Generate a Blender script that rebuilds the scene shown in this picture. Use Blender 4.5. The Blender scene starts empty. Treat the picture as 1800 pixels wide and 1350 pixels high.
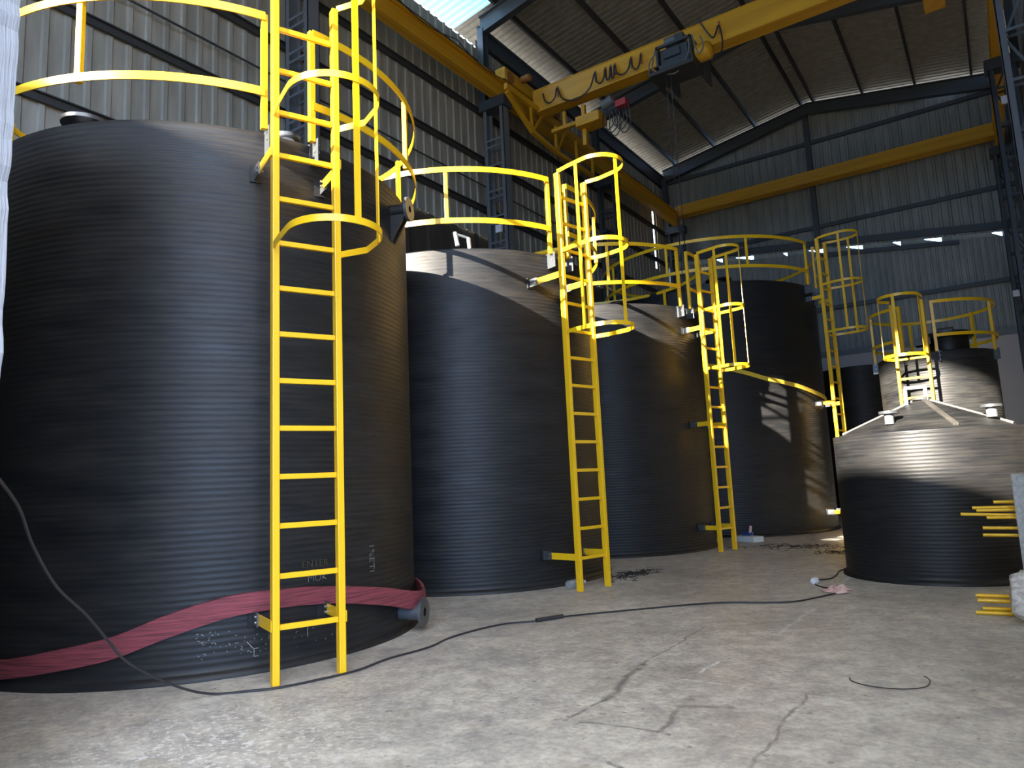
import bpy, math, random
from mathutils import Vector, Matrix
from math import sin, cos, pi, radians as rad, hypot

random.seed(7)
S = bpy.context.scene
COL = S.collection

# ------------------------------------------------------------------ camera
cam_d = bpy.data.cameras.new('camera')
cam = bpy.data.objects.new('camera', cam_d)
COL.objects.link(cam)
R_ = Vector((0.82303327, 0.56619502, -0.04516002))
U_ = Vector((0.11480031, -0.08795417, 0.98948722))
W_ = Vector((-0.55627073, 0.81956529, 0.13738857))
cam.matrix_world = Matrix(((R_.x, U_.x, -W_.x, 0), (R_.y, U_.y, -W_.y, 0),
                           (R_.z, U_.z, -W_.z, 1.4), (0, 0, 0, 1)))
cam_d.sensor_width = 36
cam_d.lens = 36 * 1262.87 / 1800
cam_d.clip_start = 0.05
cam_d.clip_end = 400
S.camera = cam

# ------------------------------------------------------------------ sky, sun, exposure
world = bpy.data.worlds.new('sky')
S.world = world
world.use_nodes = True
wt = world.node_tree
wt.nodes.clear()
w_out = wt.nodes.new('ShaderNodeOutputWorld')
w_bg = wt.nodes.new('ShaderNodeBackground')
w_tc = wt.nodes.new('ShaderNodeTexCoord')
w_sep = wt.nodes.new('ShaderNodeSeparateXYZ')
w_rmp = wt.nodes.new('ShaderNodeValToRGB')
w_map = wt.nodes.new('ShaderNodeMapRange')
w_map.inputs[1].default_value = -1
w_map.inputs[2].default_value = 1
wt.links.new(w_tc.outputs['Generated'], w_sep.inputs[0])
wt.links.new(w_sep.outputs[2], w_map.inputs[0])
wt.links.new(w_map.outputs[0], w_rmp.inputs[0])
wt.links.new(w_rmp.outputs[0], w_bg.inputs[0])
wt.links.new(w_bg.outputs[0], w_out.inputs[0])
cr = w_rmp.color_ramp
cr.elements[0].position = 0.0
cr.elements[0].color = (.20, .19, .17, 1)
cr.elements[1].position = 0.49
cr.elements[1].color = (.32, .30, .28, 1)
for p_, c_ in ((.505, (.36, .60, 1.0, 1)), (.64, (.34, .57, 1.0, 1)), (.74, (.90, .93, 1.0, 1)), (1.0, (.80, .86, 1.0, 1))):
    e = cr.elements.new(p_)
    e.color = c_
w_bg.inputs[1].default_value = 10.5

sun_d = bpy.data.lights.new('sun', 'SUN')
sun_d.energy = 44.0
sun_d.angle = rad(0.6)
sun_d.color = (1.0, .90, .76)
sun = bpy.data.objects.new('sun', sun_d)
COL.objects.link(sun)
sun.rotation_euler = Vector((.147, 1, -.351)).to_track_quat('-Z', 'Y').to_euler()

S.view_settings.view_transform = 'Standard'
S.view_settings.look = 'None'
S.view_settings.gamma = 1
S.view_settings.use_curve_mapping = False
S.view_settings.exposure = -0.13

# ------------------------------------------------------------------ materials
def nmat(name, base, rough=.5, metal=0., spec=.5):
    m = bpy.data.materials.new(name)
    m.use_nodes = True
    b = m.node_tree.nodes['Principled BSDF']
    b.inputs['Base Color'].default_value = (*base, 1)
    b.inputs['Roughness'].default_value = rough
    b.inputs['Metallic'].default_value = metal
    b.inputs['Specular IOR Level'].default_value = spec
    return m, m.node_tree, b

def noise(t, scale, detail=4, vec=None, rough=.55):
    n = t.nodes.new('ShaderNodeTexNoise')
    n.inputs['Scale'].default_value = scale
    n.inputs['Detail'].default_value = detail
    n.inputs['Roughness'].default_value = rough
    if vec is not None:
        t.links.new(vec, n.inputs['Vector'])
    return n.outputs['Fac']

def objco(t, scale=(1, 1, 1)):
    tc = t.nodes.new('ShaderNodeTexCoord')
    mp = t.nodes.new('ShaderNodeMapping')
    mp.inputs['Scale'].default_value = scale
    t.links.new(tc.outputs['Object'], mp.inputs[0])
    return mp.outputs[0]

def ramp(t, fac, stops):
    r = t.nodes.new('ShaderNodeValToRGB')
    t.links.new(fac, r.inputs[0])
    e = r.color_ramp.elements
    e[0].position, e[0].color = stops[0][0], (*stops[0][1], 1)
    e[1].position, e[1].color = stops[-1][0], (*stops[-1][1], 1)
    for p_, c_ in stops[1:-1]:
        k = e.new(p_)
        k.color = (*c_, 1)
    return r.outputs[0]

def mix(t, fac, a, b, mode='MIX'):
    m = t.nodes.new('ShaderNodeMix')
    m.data_type = 'RGBA'
    m.blend_type = mode
    for s, v in ((0, fac), (6, a), (7, b)):
        if isinstance(v, (int, float)):
            m.inputs[s].default_value = v
        elif isinstance(v, tuple):
            m.inputs[s].default_value = (*v, 1)
        else:
            t.links.new(v, m.inputs[s])
    return m.outputs[2]

def math_(t, op, a, b=None, c=None, clamp=False):
    m = t.nodes.new('ShaderNodeMath')
    m.operation = op
    m.use_clamp = clamp
    for i, v in enumerate((a, b, c)):
        if v is None:
            continue
        if isinstance(v, (int, float)):
            m.inputs[i].default_value = v
        else:
            t.links.new(v, m.inputs[i])
    return m.outputs[0]

def bump(t, b, h, strength=.3, dist=.01):
    n = t.nodes.new('ShaderNodeBump')
    n.inputs['Strength'].default_value = strength
    n.inputs['Distance'].default_value = dist
    t.links.new(h, n.inputs['Height'])
    t.links.new(n.outputs[0], b.inputs['Normal'])

M = {}
# black spiral wound polyethylene, a little dusty
def tank_mat(name, dust, rough=.44):
    m, t, b = nmat(name, (.012, .013, .016), rough, 0, .34)
    v = objco(t, (1.2, 1.2, 6))
    n1 = noise(t, 1.1, 6, v)
    v2 = objco(t, (3, 3, 60))
    n2 = noise(t, 1.0, 3, v2)
    f = math_(t, 'MULTIPLY', n1, n2)
    c = ramp(t, f, [(.12, (.007, .008, .010)), (.35, (.012 + dust, .0115 + dust, .012 + dust * .9)), (.6, (.024 + dust, .022 + dust, .021 + dust * .9))])
    t.links.new(c, b.inputs['Base Color'])
    r = math_(t, 'MULTIPLY_ADD', n1, .30, rough - .10)
    t.links.new(r, b.inputs['Roughness'])
    v3 = objco(t, (2, 2, 9))
    bump(t, b, noise(t, 3, 3, v3), .25, .01)
    return m
M['tank'] = tank_mat('black_polyethylene', .008)
M['tank_dusty'] = tank_mat('dusty_black_polyethylene', .022, .46)
m, t, b = nmat('grey_polyethylene_top', (.10, .09, .08), .55)
t.links.new(ramp(t, noise(t, 3, 5), [(.3, (.045, .042, .038)), (.7, (.085, .08, .07))]), b.inputs['Base Color'])
M['dusty_top'] = m
M['black_plastic'] = nmat('black_plastic', (.015, .015, .017), .4)[0]
# yellow paint
m, t, b = nmat('yellow_paint', (.85, .50, .01), .32)
t.links.new(ramp(t, noise(t, 9, 4), [(.3, (.80, .46, .008)), (.7, (.88, .54, .014))]), b.inputs['Base Color'])
M['yellow'] = m
m, t, b = nmat('crane_yellow_paint', (.8, .42, .02), .5)
t.links.new(ramp(t, noise(t, 2.5, 6), [(.3, (.52, .26, .008)), (.6, (.68, .36, .012))]), b.inputs['Base Color'])
M['crane'] = m
m, t, b = nmat('yellow_webbing', (.75, .55, .05), .8)
M['yweb'] = m
# red webbing / flat hose
m, t, b = nmat('red_webbing', (.30, .035, .045), .75)
v = objco(t, (1, 1, 40))
n = noise(t, 3, 4, v)
t.links.new(ramp(t, n, [(.35, (.11, .022, .03)), (.6, (.26, .05, .065))]), b.inputs['Base Color'])
bump(t, b, n, .5, .006)
M['red'] = m
# sheet metal
def sheet_mat(name, a, c, rough=.45):
    m, t, b = nmat(name, a, rough, .0, .4)
    v = objco(t, (3, 3, .5))
    n = noise(t, 1.4, 6, v)
    t.links.new(ramp(t, n, [(.35, a), (.65, c)]), b.inputs['Base Color'])
    return m
M['wall'] = sheet_mat('wall_sheet', (.24, .225, .185), (.35, .33, .275))
M['backwall'] = sheet_mat('back_wall_sheet', (.19, .205, .19), (.26, .275, .26))
M['roof'] = sheet_mat('roof_sheet', (.27, .25, .21), (.34, .32, .27), .7)
M['roof'].node_tree.nodes['Principled BSDF'].inputs['Specular IOR Level'].default_value = .15
m, t, b = nmat('translucent_roof_sheet', (.55, .72, .8), .4)
b.inputs['Transmission Weight'].default_value = 0
tr = t.nodes.new('ShaderNodeBsdfTranslucent')
tr.inputs[0].default_value = (.45, .62, .72, 1)
ms = t.nodes.new('ShaderNodeMixShader')
ms.inputs[0].default_value = .5
t.links.new(b.outputs[0], ms.inputs[1])
t.links.new(tr.outputs[0], ms.inputs[2])
t.links.new(ms.outputs[0], t.nodes['Material Output'].inputs[0])
M['translucent'] = m
M['brown'] = sheet_mat('dark_brown_lower_wall', (.040, .033, .026), (.075, .06, .045), .7)
M['steel'] = nmat('dark_grey_steel_paint', (.045, .055, .065), .5)[0]
M['steel_light'] = nmat('grey_steel_paint', (.13, .14, .15), .5)[0]
M['purlin'] = nmat('purlin_steel', (.035, .035, .035), .6)[0]
M['galv'] = nmat('galvanised_steel', (.40, .43, .47), .4, .7)[0]
M['bolt'] = nmat('bolt_steel', (.35, .33, .30), .4, .8)[0]
M['plate'] = nmat('grey_steel_plate', (.10, .11, .12), .4, .5)[0]
M['rust'] = nmat('rusty_orange_steel', (.30, .12, .03), .6)[0]
m, t, b = nmat('plaster', (.70, .71, .74), .85)
n = noise(t, 14, 6)
t.links.new(ramp(t, n, [(.3, (.25, .25, .265)), (.7, (.31, .315, .33))]), b.inputs['Base Color'])
bump(t, b, n, .6, .02)
M['plaster'] = m
m, t, b = nmat('painted_masonry', (.42, .41, .42), .8)
t.links.new(ramp(t, noise(t, 1.3, 5), [(.3, (.38, .37, .38)), (.7, (.50, .49, .49))]), b.inputs['Base Color'])
M['masonry'] = m
m, t, b = nmat('rough_stone', (.4, .38, .34), .9)
n = noise(t, 16, 8)
t.links.new(ramp(t, n, [(.3, (.40, .38, .33)), (.6, (.80, .76, .70))]), b.inputs['Base Color'])
bump(t, b, n, .8, .03)
M['stone'] = m
m, t, b = nmat('concrete_block', (.42, .43, .42), .85)
n = noise(t, 30, 5)
t.links.new(ramp(t, n, [(.35, (.30, .32, .31)), (.65, (.46, .48, .47))]), b.inputs['Base Color'])
bump(t, b, n, .4, .01)
M['conc'] = m
M['pipe_grey'] = nmat('grey_blue_pipe', (.10, .12, .15), .4)[0]
M['cable'] = nmat('cable_rubber', (.025, .024, .028), .5)[0]
M['cable_grey'] = nmat('dusty_cable_rubber', (.16, .17, .16), .6)[0]
M['white'] = nmat('white_plastic', (.75, .76, .8), .35)[0]
M['foam'] = nmat('white_foam', (.62, .68, .68), .8)[0]
M['blue'] = nmat('blue_plastic', (.02, .06, .22), .35)[0]
M['cloth'] = nmat('pink_cloth', (.72, .48, .42), .9)[0]
M['redp'] = nmat('red_plastic', (.4, .03, .03), .5)[0]
M['shred'] = nmat('black_plastic_shavings', (.012, .012, .012), .4)[0]
M['chalk'] = nmat('chalk_marks', (.30, .31, .28), .9)[0]
M['chalk_y'] = nmat('yellow_chalk_marks', (.16, .15, .06), .9)[0]
M['ground'] = nmat('yard_ground', (.13, .125, .115), .9)[0]
m, t, b = nmat('clear_bottle_plastic', (.75, .8, .8), .12)
b.inputs['Transmission Weight'].default_value = .75
M['bottle'] = m

# floor: worn concrete with cracks, chalk and stains
m, t, b = nmat('worn_concrete_floor', (.35, .34, .31), .5)
geo = t.nodes.new('ShaderNodeNewGeometry')
pos = geo.outputs['Position']
sp = t.nodes.new('ShaderNodeSeparateXYZ')
t.links.new(pos, sp.inputs[0])
X, Y = sp.outputs[0], sp.outputs[1]
mpv = t.nodes.new('ShaderNodeMapping')
mpv.inputs['Rotation'].default_value = (0, 0, rad(-34))
mpv.inputs['Scale'].default_value = (1, 1, 1)
t.links.new(pos, mpv.inputs[0])
P2 = mpv.outputs[0]
n1 = noise(t, .7, 8, P2, .6)
n2 = noise(t, 5.5, 8, P2, .65)
n3 = noise(t, 22, 6, pos, .7)
col = ramp(t, n1, [(.30, (.38, .36, .325)), (.5, (.48, .455, .41)), (.72, (.58, .545, .48))])
col = mix(t, .45, col, ramp(t, n2, [(.36, (.26, .26, .265)), (.5, (.5, .5, .49)), (.64, (.76, .75, .71))]), 'OVERLAY')
col = mix(t, .40, col, ramp(t, n3, [(.38, (.26, .26, .26)), (.5, (.5, .5, .5)), (.62, (.72, .72, .7))]), 'OVERLAY')
n4 = noise(t, 2.4, 6, P2, .7)
col = mix(t, .35, col, ramp(t, n4, [(.36, (.30, .30, .31)), (.5, (.5, .5, .5)), (.66, (.68, .67, .64))]), 'OVERLAY')
# flaking pale patches in the front left
patch = ramp(t, noise(t, 19, 6, P2, .7), [(.535, (0, 0, 0)), (.575, (1, 1, 1))])
dx = math_(t, 'SUBTRACT', X, -4.0)
dy = math_(t, 'SUBTRACT', Y, 2.55)
dd = math_(t, 'SQRT', math_(t, 'ADD', math_(t, 'MULTIPLY', dx, dx), math_(t, 'MULTIPLY', dy, dy)))
reg = math_(t, 'SUBTRACT', 1.0, math_(t, 'MULTIPLY', dd, .75), clamp=True)
pf = math_(t, 'MULTIPLY', patch, reg, clamp=True)
col = mix(t, math_(t, 'MULTIPLY', pf, 1.3, clamp=True), col, (.76, .75, .71))
# small dark specks and brown stains
spk = ramp(t, noise(t, 15, 3, P2, .5), [(.30, (1, 1, 1)), (.33, (0, 0, 0))])
col = mix(t, math_(t, 'MULTIPLY', spk, .55), col, (.09, .085, .08))
brn = ramp(t, noise(t, 2.1, 5, P2, .6), [(.58, (0, 0, 0)), (.70, (1, 1, 1))])
col = mix(t, math_(t, 'MULTIPLY', brn, .28), col, (.33, .27, .16))
wob = noise(t, 3.0, 4, pos)
wobd = math_(t, 'MULTIPLY', math_(t, 'SUBTRACT', wob, .5), .12)
Xw = math_(t, 'ADD', X, wobd)
Yw = math_(t, 'ADD', Y, wobd)
def seg(x0, y0, x1, y1, w, soft):
    L2 = (x1 - x0) ** 2 + (y1 - y0) ** 2
    ax = math_(t, 'SUBTRACT', Xw, x0)
    ay = math_(t, 'SUBTRACT', Yw, y0)
    h = math_(t, 'DIVIDE', math_(t, 'ADD', math_(t, 'MULTIPLY', ax, x1 - x0), math_(t, 'MULTIPLY', ay, y1 - y0)), L2, clamp=True)
    ex = math_(t, 'SUBTRACT', ax, math_(t, 'MULTIPLY', h, x1 - x0))
    ey = math_(t, 'SUBTRACT', ay, math_(t, 'MULTIPLY', h, y1 - y0))
    d = math_(t, 'SQRT', math_(t, 'ADD', math_(t, 'MULTIPLY', ex, ex), math_(t, 'MULTIPLY', ey, ey)))
    return math_(t, 'DIVIDE', math_(t, 'SUBTRACT', w + soft, d), soft, clamp=True)
brk = ramp(t, noise(t, 11, 5, pos, .7), [(.36, (0, 0, 0)), (.52, (1, 1, 1))])
for (a, w, s, k) in (((-2.50, 6.73, -2.47, 5.2), .006, .01, .55), ((-2.47, 5.2, -2.30, 4.30), .010, .035, .75),
                     ((-2.30, 4.3, -2.34, 3.84), .008, .012, .7), ((-2.23, 3.86, -1.76, 3.91), .006, .012, .6),
                     ((-1.76, 3.91, -1.81, 4.36), .008, .016, .6), ((-1.81, 4.4, -1.55, 4.48), .012, .03, .55),
                     ((-1.18, 3.4, -1.21, 4.96), .005, .011, .65), ((-1.6, 4.97, -1.0, 4.98), .004, .01, .4),
                     ((-1.80, 3.39, -1.72, 3.37), .012, .012, .9)):
    f = math_(t, 'MULTIPLY', math_(t, 'MULTIPLY', seg(*a, w, s), brk), k)
    col = mix(t, f, col, (.10, .10, .10))
for (a, w, s, k) in (((-1.99, 5.15, -1.99, 5.49), .010, .006, .85), ((-1.82, 6.62, -1.81, 7.95), .012, .010, .55),
                     ((-2.01, 4.95, -1.70, 4.96), .012, .02, .45), ((-3.28, 4.91, -3.30, 5.26), .006, .010, .4),
                     ((-3.22, 4.91, -2.73, 4.92), .006, .010, .35), ((-1.88, 10.4, -1.84, 9.5), .02, .01, .5)):
    f = math_(t, 'MULTIPLY', math_(t, 'MULTIPLY', seg(*a, w, s), brk), k)
    col = mix(t, f, col, (.72, .74, .70))
t.links.new(col, b.inputs['Base Color'])
t.links.new(ramp(t, n1, [(.3, (.34, .34, .34)), (.7, (.62, .62, .62))]), b.inputs['Roughness'])
bump(t, b, n3, .18, .004)
M['floor'] = m

# ------------------------------------------------------------------ mesh builder
class MB:
    def __init__(s):
        s.v, s.f = [], []
    def add(s, vs, fs):
        k = len(s.v)
        s.v += [tuple(v) for v in vs]
        s.f += [tuple(i + k for i in f) for f in fs]
    def box(s, a, b):
        (x0, y0, z0), (x1, y1, z1) = a, b
        s.add([(x, y, z) for z in (z0, z1) for y in (y0, y1) for x in (x0, x1)],
              [(0, 2, 3, 1), (4, 5, 7, 6), (0, 1, 5, 4), (2, 6, 7, 3), (0, 4, 6, 2), (1, 3, 7, 5)])
        return s
    def obox(s, c, ax, ay, az, hx, hy, hz):
        c, ax, ay, az = Vector(c), Vector(ax).normalized(), Vector(ay).normalized(), Vector(az).normalized()
        s.add([c + ax * (i * hx) + ay * (j * hy) + az * (k * hz) for k in (-1, 1) for j in (-1, 1) for i in (-1, 1)],
              [(0, 2, 3, 1), (4, 5, 7, 6), (0, 1, 5, 4), (2, 6, 7, 3), (0, 4, 6, 2), (1, 3, 7, 5)])
        return s
    def bar(s, p, q, w, h, up=(0, 0, 1)):
        p, q, up = Vector(p), Vector(q), Vector(up)
        d = (q - p)
        L = d.length
        d.normalize()
        if abs(d.dot(up)) > .98:
            up = Vector((1, 0, 0))
        side = d.cross(up).normalized()
        u2 = side.cross(d)
        return s.obox((p + q) / 2, d, side, u2, L / 2, w / 2, h / 2)
    def tube(s, pts, r, n=8, closed=False):
        pts = [Vector(p) for p in pts]
        rings = []
        prev = None
        N = len(pts)
        for i, p in enumerate(pts):
            a = pts[(i - 1) % N] if (closed or i > 0) else p
            c = pts[(i + 1) % N] if (closed or i < N - 1) else p
            d = (c - a).normalized()
            if prev is None:
                u = d.orthogonal().normalized()
            else:
                u = (prev - d * prev.dot(d))
                u = u.normalized() if u.length > 1e-6 else d.orthogonal().normalized()
            prev = u
            w = d.cross(u)
            rr = r[i] if isinstance(r, (list, tuple)) else r
            rings.append([p + (u * cos(2 * pi * k / n) + w * sin(2 * pi * k / n)) * rr for k in range(n)])
        vs = [v for R in rings for v in R]
        fs = []
        M_ = N if closed else N - 1
        for i in range(M_):
            j = (i + 1) % N
            for k in range(n):
                fs.append((i * n + k, i * n + (k + 1) % n, j * n + (k + 1) % n, j * n + k))
        if not closed:
            fs.append(tuple(range(n))[::-1])
            fs.append(tuple((N - 1) * n + k for k in range(n)))
        s.add(vs, fs)
        return s
    def flat(s, pts, nrm, w, th, closed=False):
        """flat bar following pts: w = height along z, th = thickness along nrm[i]"""
        vs, fs = [], []
        N = len(pts)
        for p, n_ in zip(pts, nrm):
            p, n_ = Vector(p), Vector(n_)
            up = Vector((0, 0, 1))
            for a, b_ in ((-1, -1), (1, -1), (1, 1), (-1, 1)):
                vs.append(p + n_ * (a * th / 2) + up * (b_ * w / 2))
        for i in range(N if closed else N - 1):
            j = (i + 1) % N
            for k in range(4):
                fs.append((i * 4 + k, i * 4 + (k + 1) % 4, j * 4 + (k + 1) % 4, j * 4 + k))
        if not closed:
            fs.append((3, 2, 1, 0))
            fs.append(tuple((N - 1) * 4 + k for k in range(4)))
        s.add(vs, fs)
        return s
    def lathe(s, prof, c=(0, 0, 0), ax=(0, 0, 1), n=32, cap=True):
        c, az = Vector(c), Vector(ax).normalized()
        u = az.orthogonal().normalized()
        w = az.cross(u)
        vs = []
        for r, z in prof:
            for k in range(n):
                a = 2 * pi * k / n
                vs.append(c + az * z + (u * cos(a) + w * sin(a)) * r)
        fs = []
        for i in range(len(prof) - 1):
            for k in range(n):
                fs.append((i * n + k, i * n + (k + 1) % n, (i + 1) * n + (k + 1) % n, (i + 1) * n + k))
        if cap:
            fs.append(tuple(range(n))[::-1])
            fs.append(tuple((len(prof) - 1) * n + k for k in range(n)))
        s.add(vs, fs)
        return s
    def fit(s, f):
        s.v = [f(*v) for v in s.v]
        return s
    def build(s, name, mat, parent=None, smooth=False, bevel=0):
        me = bpy.data.meshes.new(name)
        o0 = parent_origin(parent)
        me.from_pydata([(v[0] - o0[0], v[1] - o0[1], v[2] - o0[2]) for v in s.v], [], s.f)
        me.materials.append(mat)
        me.validate()
        me.update()
        if smooth:
            me.polygons.foreach_set('use_smooth', [True] * len(me.polygons))
            try:
                me.set_sharp_from_angle(angle=rad(smooth if smooth > 1 else 40))
            except Exception:
                pass
        o = bpy.data.objects.new(name, me)
        COL.objects.link(o)
        if parent:
            o.parent = parent
        if bevel:
            bm_ = o.modifiers.new('bevel', 'BEVEL')
            bm_.width = bevel
            bm_.segments = 2
            bm_.limit_method = 'ANGLE'
        return o

def parent_origin(o):
    v = Vector((0, 0, 0))
    while o:
        v += o.location
        o = o.parent
    return v

def tag(o, label, cat, group=None, kind=None):
    if label: o['label'] = label
    if cat: o['category'] = cat
    if group: o['group'] = group
    if kind: o['kind'] = kind
    return o

def thing(name, label, cat, loc, group=None):
    o = bpy.data.objects.new(name, None)
    o.empty_display_size = .2
    COL.objects.link(o)
    o.location = loc
    return tag(o, label, cat, group)

def struct(o):
    o['kind'] = 'structure'
    return o

def spline(pts, k=6):
    pts = [Vector(p) for p in pts]
    out = []
    for i in range(len(pts) - 1):
        p0, p1, p2, p3 = pts[max(i - 1, 0)], pts[i], pts[i + 1], pts[min(i + 2, len(pts) - 1)]
        for j in range(k):
            u = j / k
            out.append(.5 * ((2 * p1) + (p2 - p0) * u + (2 * p0 - 5 * p1 + 4 * p2 - p3) * u * u + (3 * p1 - p0 - 3 * p2 + p3) * u ** 3))
    out.append(pts[-1])
    return out

# ------------------------------------------------------------------ hall shell
YF, YB = -14.0, 27.8
XL, XR = -10.75, 1.55
def zr(x):
    return 15.15 - .165 * abs(x + 4.7)

MB().box((XL - .3, YF - 1, -.25), (XR + .3, YB + .4, 0)).build('floor', M['floor'])
struct(bpy.data.objects['floor'])
g = MB().box((-90, -90, -.5), (90, 90, -.26)).build('ground', M['ground'])
struct(g)

def sheet(u0, u1, zb, zt, pitch, depth, place):
    """trapezoidal ribbed sheet; place(u, z, d) -> xyz"""
    mb = MB()
    us = []
    u = u0
    while u < u1 - 1e-6:
        for f_, d_ in ((0, 0), (.62, 0), (.70, 1), (.92, 1)):
            if u + f_ * pitch < u1:
                us.append((u + f_ * pitch, d_ * depth))
        u += pitch
    us.append((u1, 0))
    th = .004
    vs, fs = [], []
    for (uu, d_) in us:
        a, b_ = zb(uu), zt(uu)
        vs += [place(uu, a, d_), place(uu, b_, d_), place(uu, a, d_ - th), place(uu, b_, d_ - th)]
    n_ = len(us)
    for i in range(n_ - 1):
        k, j = i * 4, i * 4 + 4
        fs += [(k, j, j + 1, k + 1), (k + 2, k + 3, j + 3, j + 2), (k, k + 2, j + 2, j), (k + 1, j + 1, j + 3, k + 3)]
    fs += [(0, 1, 3, 2), tuple(x + (n_ - 1) * 4 for x in (0, 2, 3, 1))]
    mb.add(vs, fs)
    return mb

# left wall: full height sheets, with the narrow slot near the back corner
wl = MB()
for (a, b_, z0, z1) in ((YF, 8.4, 0, 13.30), (8.4, 14.8, 7.9, 13.30), (14.8, 26.45, 7.9, 13.55), (26.62, YB, 7.9, 13.55), (26.45, 26.62, 7.9, 9.7), (26.45, 26.62, 12.9, 13.55)):
    q = sheet(a, b_, lambda u: z0, lambda u: z1, .30, .032, lambda u, z, d: (XL + d, u, z))
    wl.add(q.v, q.f)
struct(wl.build('wall_left', M['wall']))
q = sheet(8.4, YB, lambda u: 0, lambda u: 7.95, .9, .02, lambda u, z, d: (XL - .03 + d, u, z))  # lower wall coloured much darker brown than the sheets above
struct(q.build('wall_left_lower', M['brown']))
# right wall: open bay beside the camera
wr = MB()
for (a, b_, z0, z1) in ((YF, -13.4, 0, 14.0), (-13.4, 1.2, 12.5, 14.0), (1.2, YB, 0, 14.0)):
    q = sheet(a, b_, lambda u: z0, lambda u: z1, .30, -.032, lambda u, z, d: (XR + d, u, z))
    wr.add(q.v, q.f)
struct(wr.build('wall_right', M['wall']))
# front gable (behind the camera), open between its sloping top and the roof
wf = MB()
q = sheet(XL, XR, lambda u: 0, lambda u: 10.58 - .235 * (u + 8.14), .30, .032, lambda u, z, d: (u, YF + d, z))
wf.add(q.v, q.f)
q = sheet(-8.4, XR, lambda u: 14.5 - .245 * (u + 8.4), lambda u: zr(u) + .1, .30, .032, lambda u, z, d: (u, YF + d, z))
wf.add(q.v, q.f)
struct(wf.build('wall_front', M['wall']))
# back gable, upper and lower sheets with the daylight slits between them
zs = lambda x: 9.50 - .118 * (x + 6.0)
wb = MB()
q = sheet(XL, XR, lambda u: zs(u) + .10, lambda u: zr(u) - .02 if not (-.94 < u < .18) else zr(u) - .50, .29, -.032, lambda u, z, d: (u, YB + d, z))
wb.add(q.v, q.f)
q = sheet(XL, XR, lambda u: 5.5, lambda u: zs(u) - .02, .20, -.025, lambda u, z, d: (u, YB + .05 + d, z))
wb.add(q.v, q.f)
slits = [(-8.70, -8.47), (-7.93, -7.25), (-6.14, -6.0), (-5.23, -4.72), (-3.95, -3.42), (-2.45, -2.22), (-1.50, -1.0), (.42, .69)]
x = XL
for a, b_ in slits + [(XR, XR)]:
    if a > x:
        wb.add([(x, YB + .03, zs(x) - .04), (a, YB + .03, zs(a) - .04), (a, YB + .03, zs(a) + .17), (x, YB + .03, zs(x) + .17),
                (x, YB + .05, zs(x) - .04), (a, YB + .05, zs(a) - .04), (a, YB + .05, zs(a) + .17), (x, YB + .05, zs(x) + .17)],
               [(0, 1, 2, 3), (7, 6, 5, 4), (0, 4, 5, 1), (3, 2, 6, 7), (0, 3, 7, 4), (1, 5, 6, 2)])
    if b_ > a:   # tapering flap of flashing inside each gap
        wb.add([(a, YB + .03, zs(a) - .04), (b_, YB + .03, zs(b_) - .04), (a, YB + .03, zs(a) + .085),
                (a, YB + .05, zs(a) - .04), (b_, YB + .05, zs(b_) - .04), (a, YB + .05, zs(a) + .085)],
               [(0, 1, 2), (5, 4, 3), (0, 3, 4, 1), (1, 4, 5, 2), (2, 5, 3, 0)])
    x = b_
struct(wb.build('wall_back', M['backwall']))
struct(MB().box((XL, YB, 0), (XR, YB + .25, 5.5)).build('wall_back_masonry', M['masonry']))
struct(MB().box((XL, YB - .06, 5.42), (XR, YB - .001, 5.62)).build('trim_1', M['steel_light']))
# dark head beam just above the slits
hb = MB()
hb.add([(XL, YB - .12, zs(XL) + .18), (XR, YB - .12, zs(XR) + .18), (XR, YB - .12, zs(XR) + .42), (XL, YB - .12, zs(XL) + .42),
        (XL, YB - .03, zs(XL) + .18), (XR, YB - .03, zs(XR) + .18), (XR, YB - .03, zs(XR) + .42), (XL, YB - .03, zs(XL) + .42)],
       [(0, 1, 2, 3), (7, 6, 5, 4), (0, 4, 5, 1), (3, 2, 6, 7), (0, 3, 7, 4), (1, 5, 6, 2)])
struct(hb.build('trim_2', M['steel']))
hb = MB()
hb.add([(-5.0, YB - .10, zs(-5) - .22), (-.5, YB - .10, zs(-.5) - .20), (-.5, YB - .10, zs(-.5) - .06), (-5.0, YB - .10, zs(-5) - .06),
        (-5.0, YB - .03, zs(-5) - .22), (-.5, YB - .03, zs(-.5) - .20), (-.5, YB - .03, zs(-.5) - .06), (-5.0, YB - .03, zs(-5) - .06)],
       [(0, 1, 2, 3), (7, 6, 5, 4), (0, 4, 5, 1), (3, 2, 6, 7), (0, 3, 7, 4), (1, 5, 6, 2)])
struct(hb.build('trim_3', M['steel']))

# roof sheets (two slopes), translucent strip added to brighten the near left eave
def roof(name, x0, x1, mat, y0=YF, y1=YB + .3, lift=.14):
    q = sheet(y0, y1, lambda u: x0, lambda u: x1, .22, .03, lambda u, x, d: (x, u, zr(x) + lift + d))
    o = q.build(name, mat)
    return struct(o)
roof('ceiling', -9.97, -4.68, M['roof'], lift=.142)
roof('ceiling_right', -4.7, 2.0, M['roof'])
roof('ceiling_left_eave_strip', -11.5, -9.93, M['roof'], 14.8, YB + .3)
roof('ceiling_translucent_strip', -11.5, -9.93, M['translucent'], YF, 14.8)

trim_n = [3]
def trim(mb, mat, **k):
    trim_n[0] += 1
    return struct(mb.build('trim_%d' % trim_n[0], mat, **k))
# purlins
for x in (-10.0, -8.33, -6.66, -4.92, -4.48, -2.83, -1.18, .46):
    trim(MB().box((x - .035, YF, zr(x) - .06), (x + .035, YB, zr(x) + .135)), M['purlin'])
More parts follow.
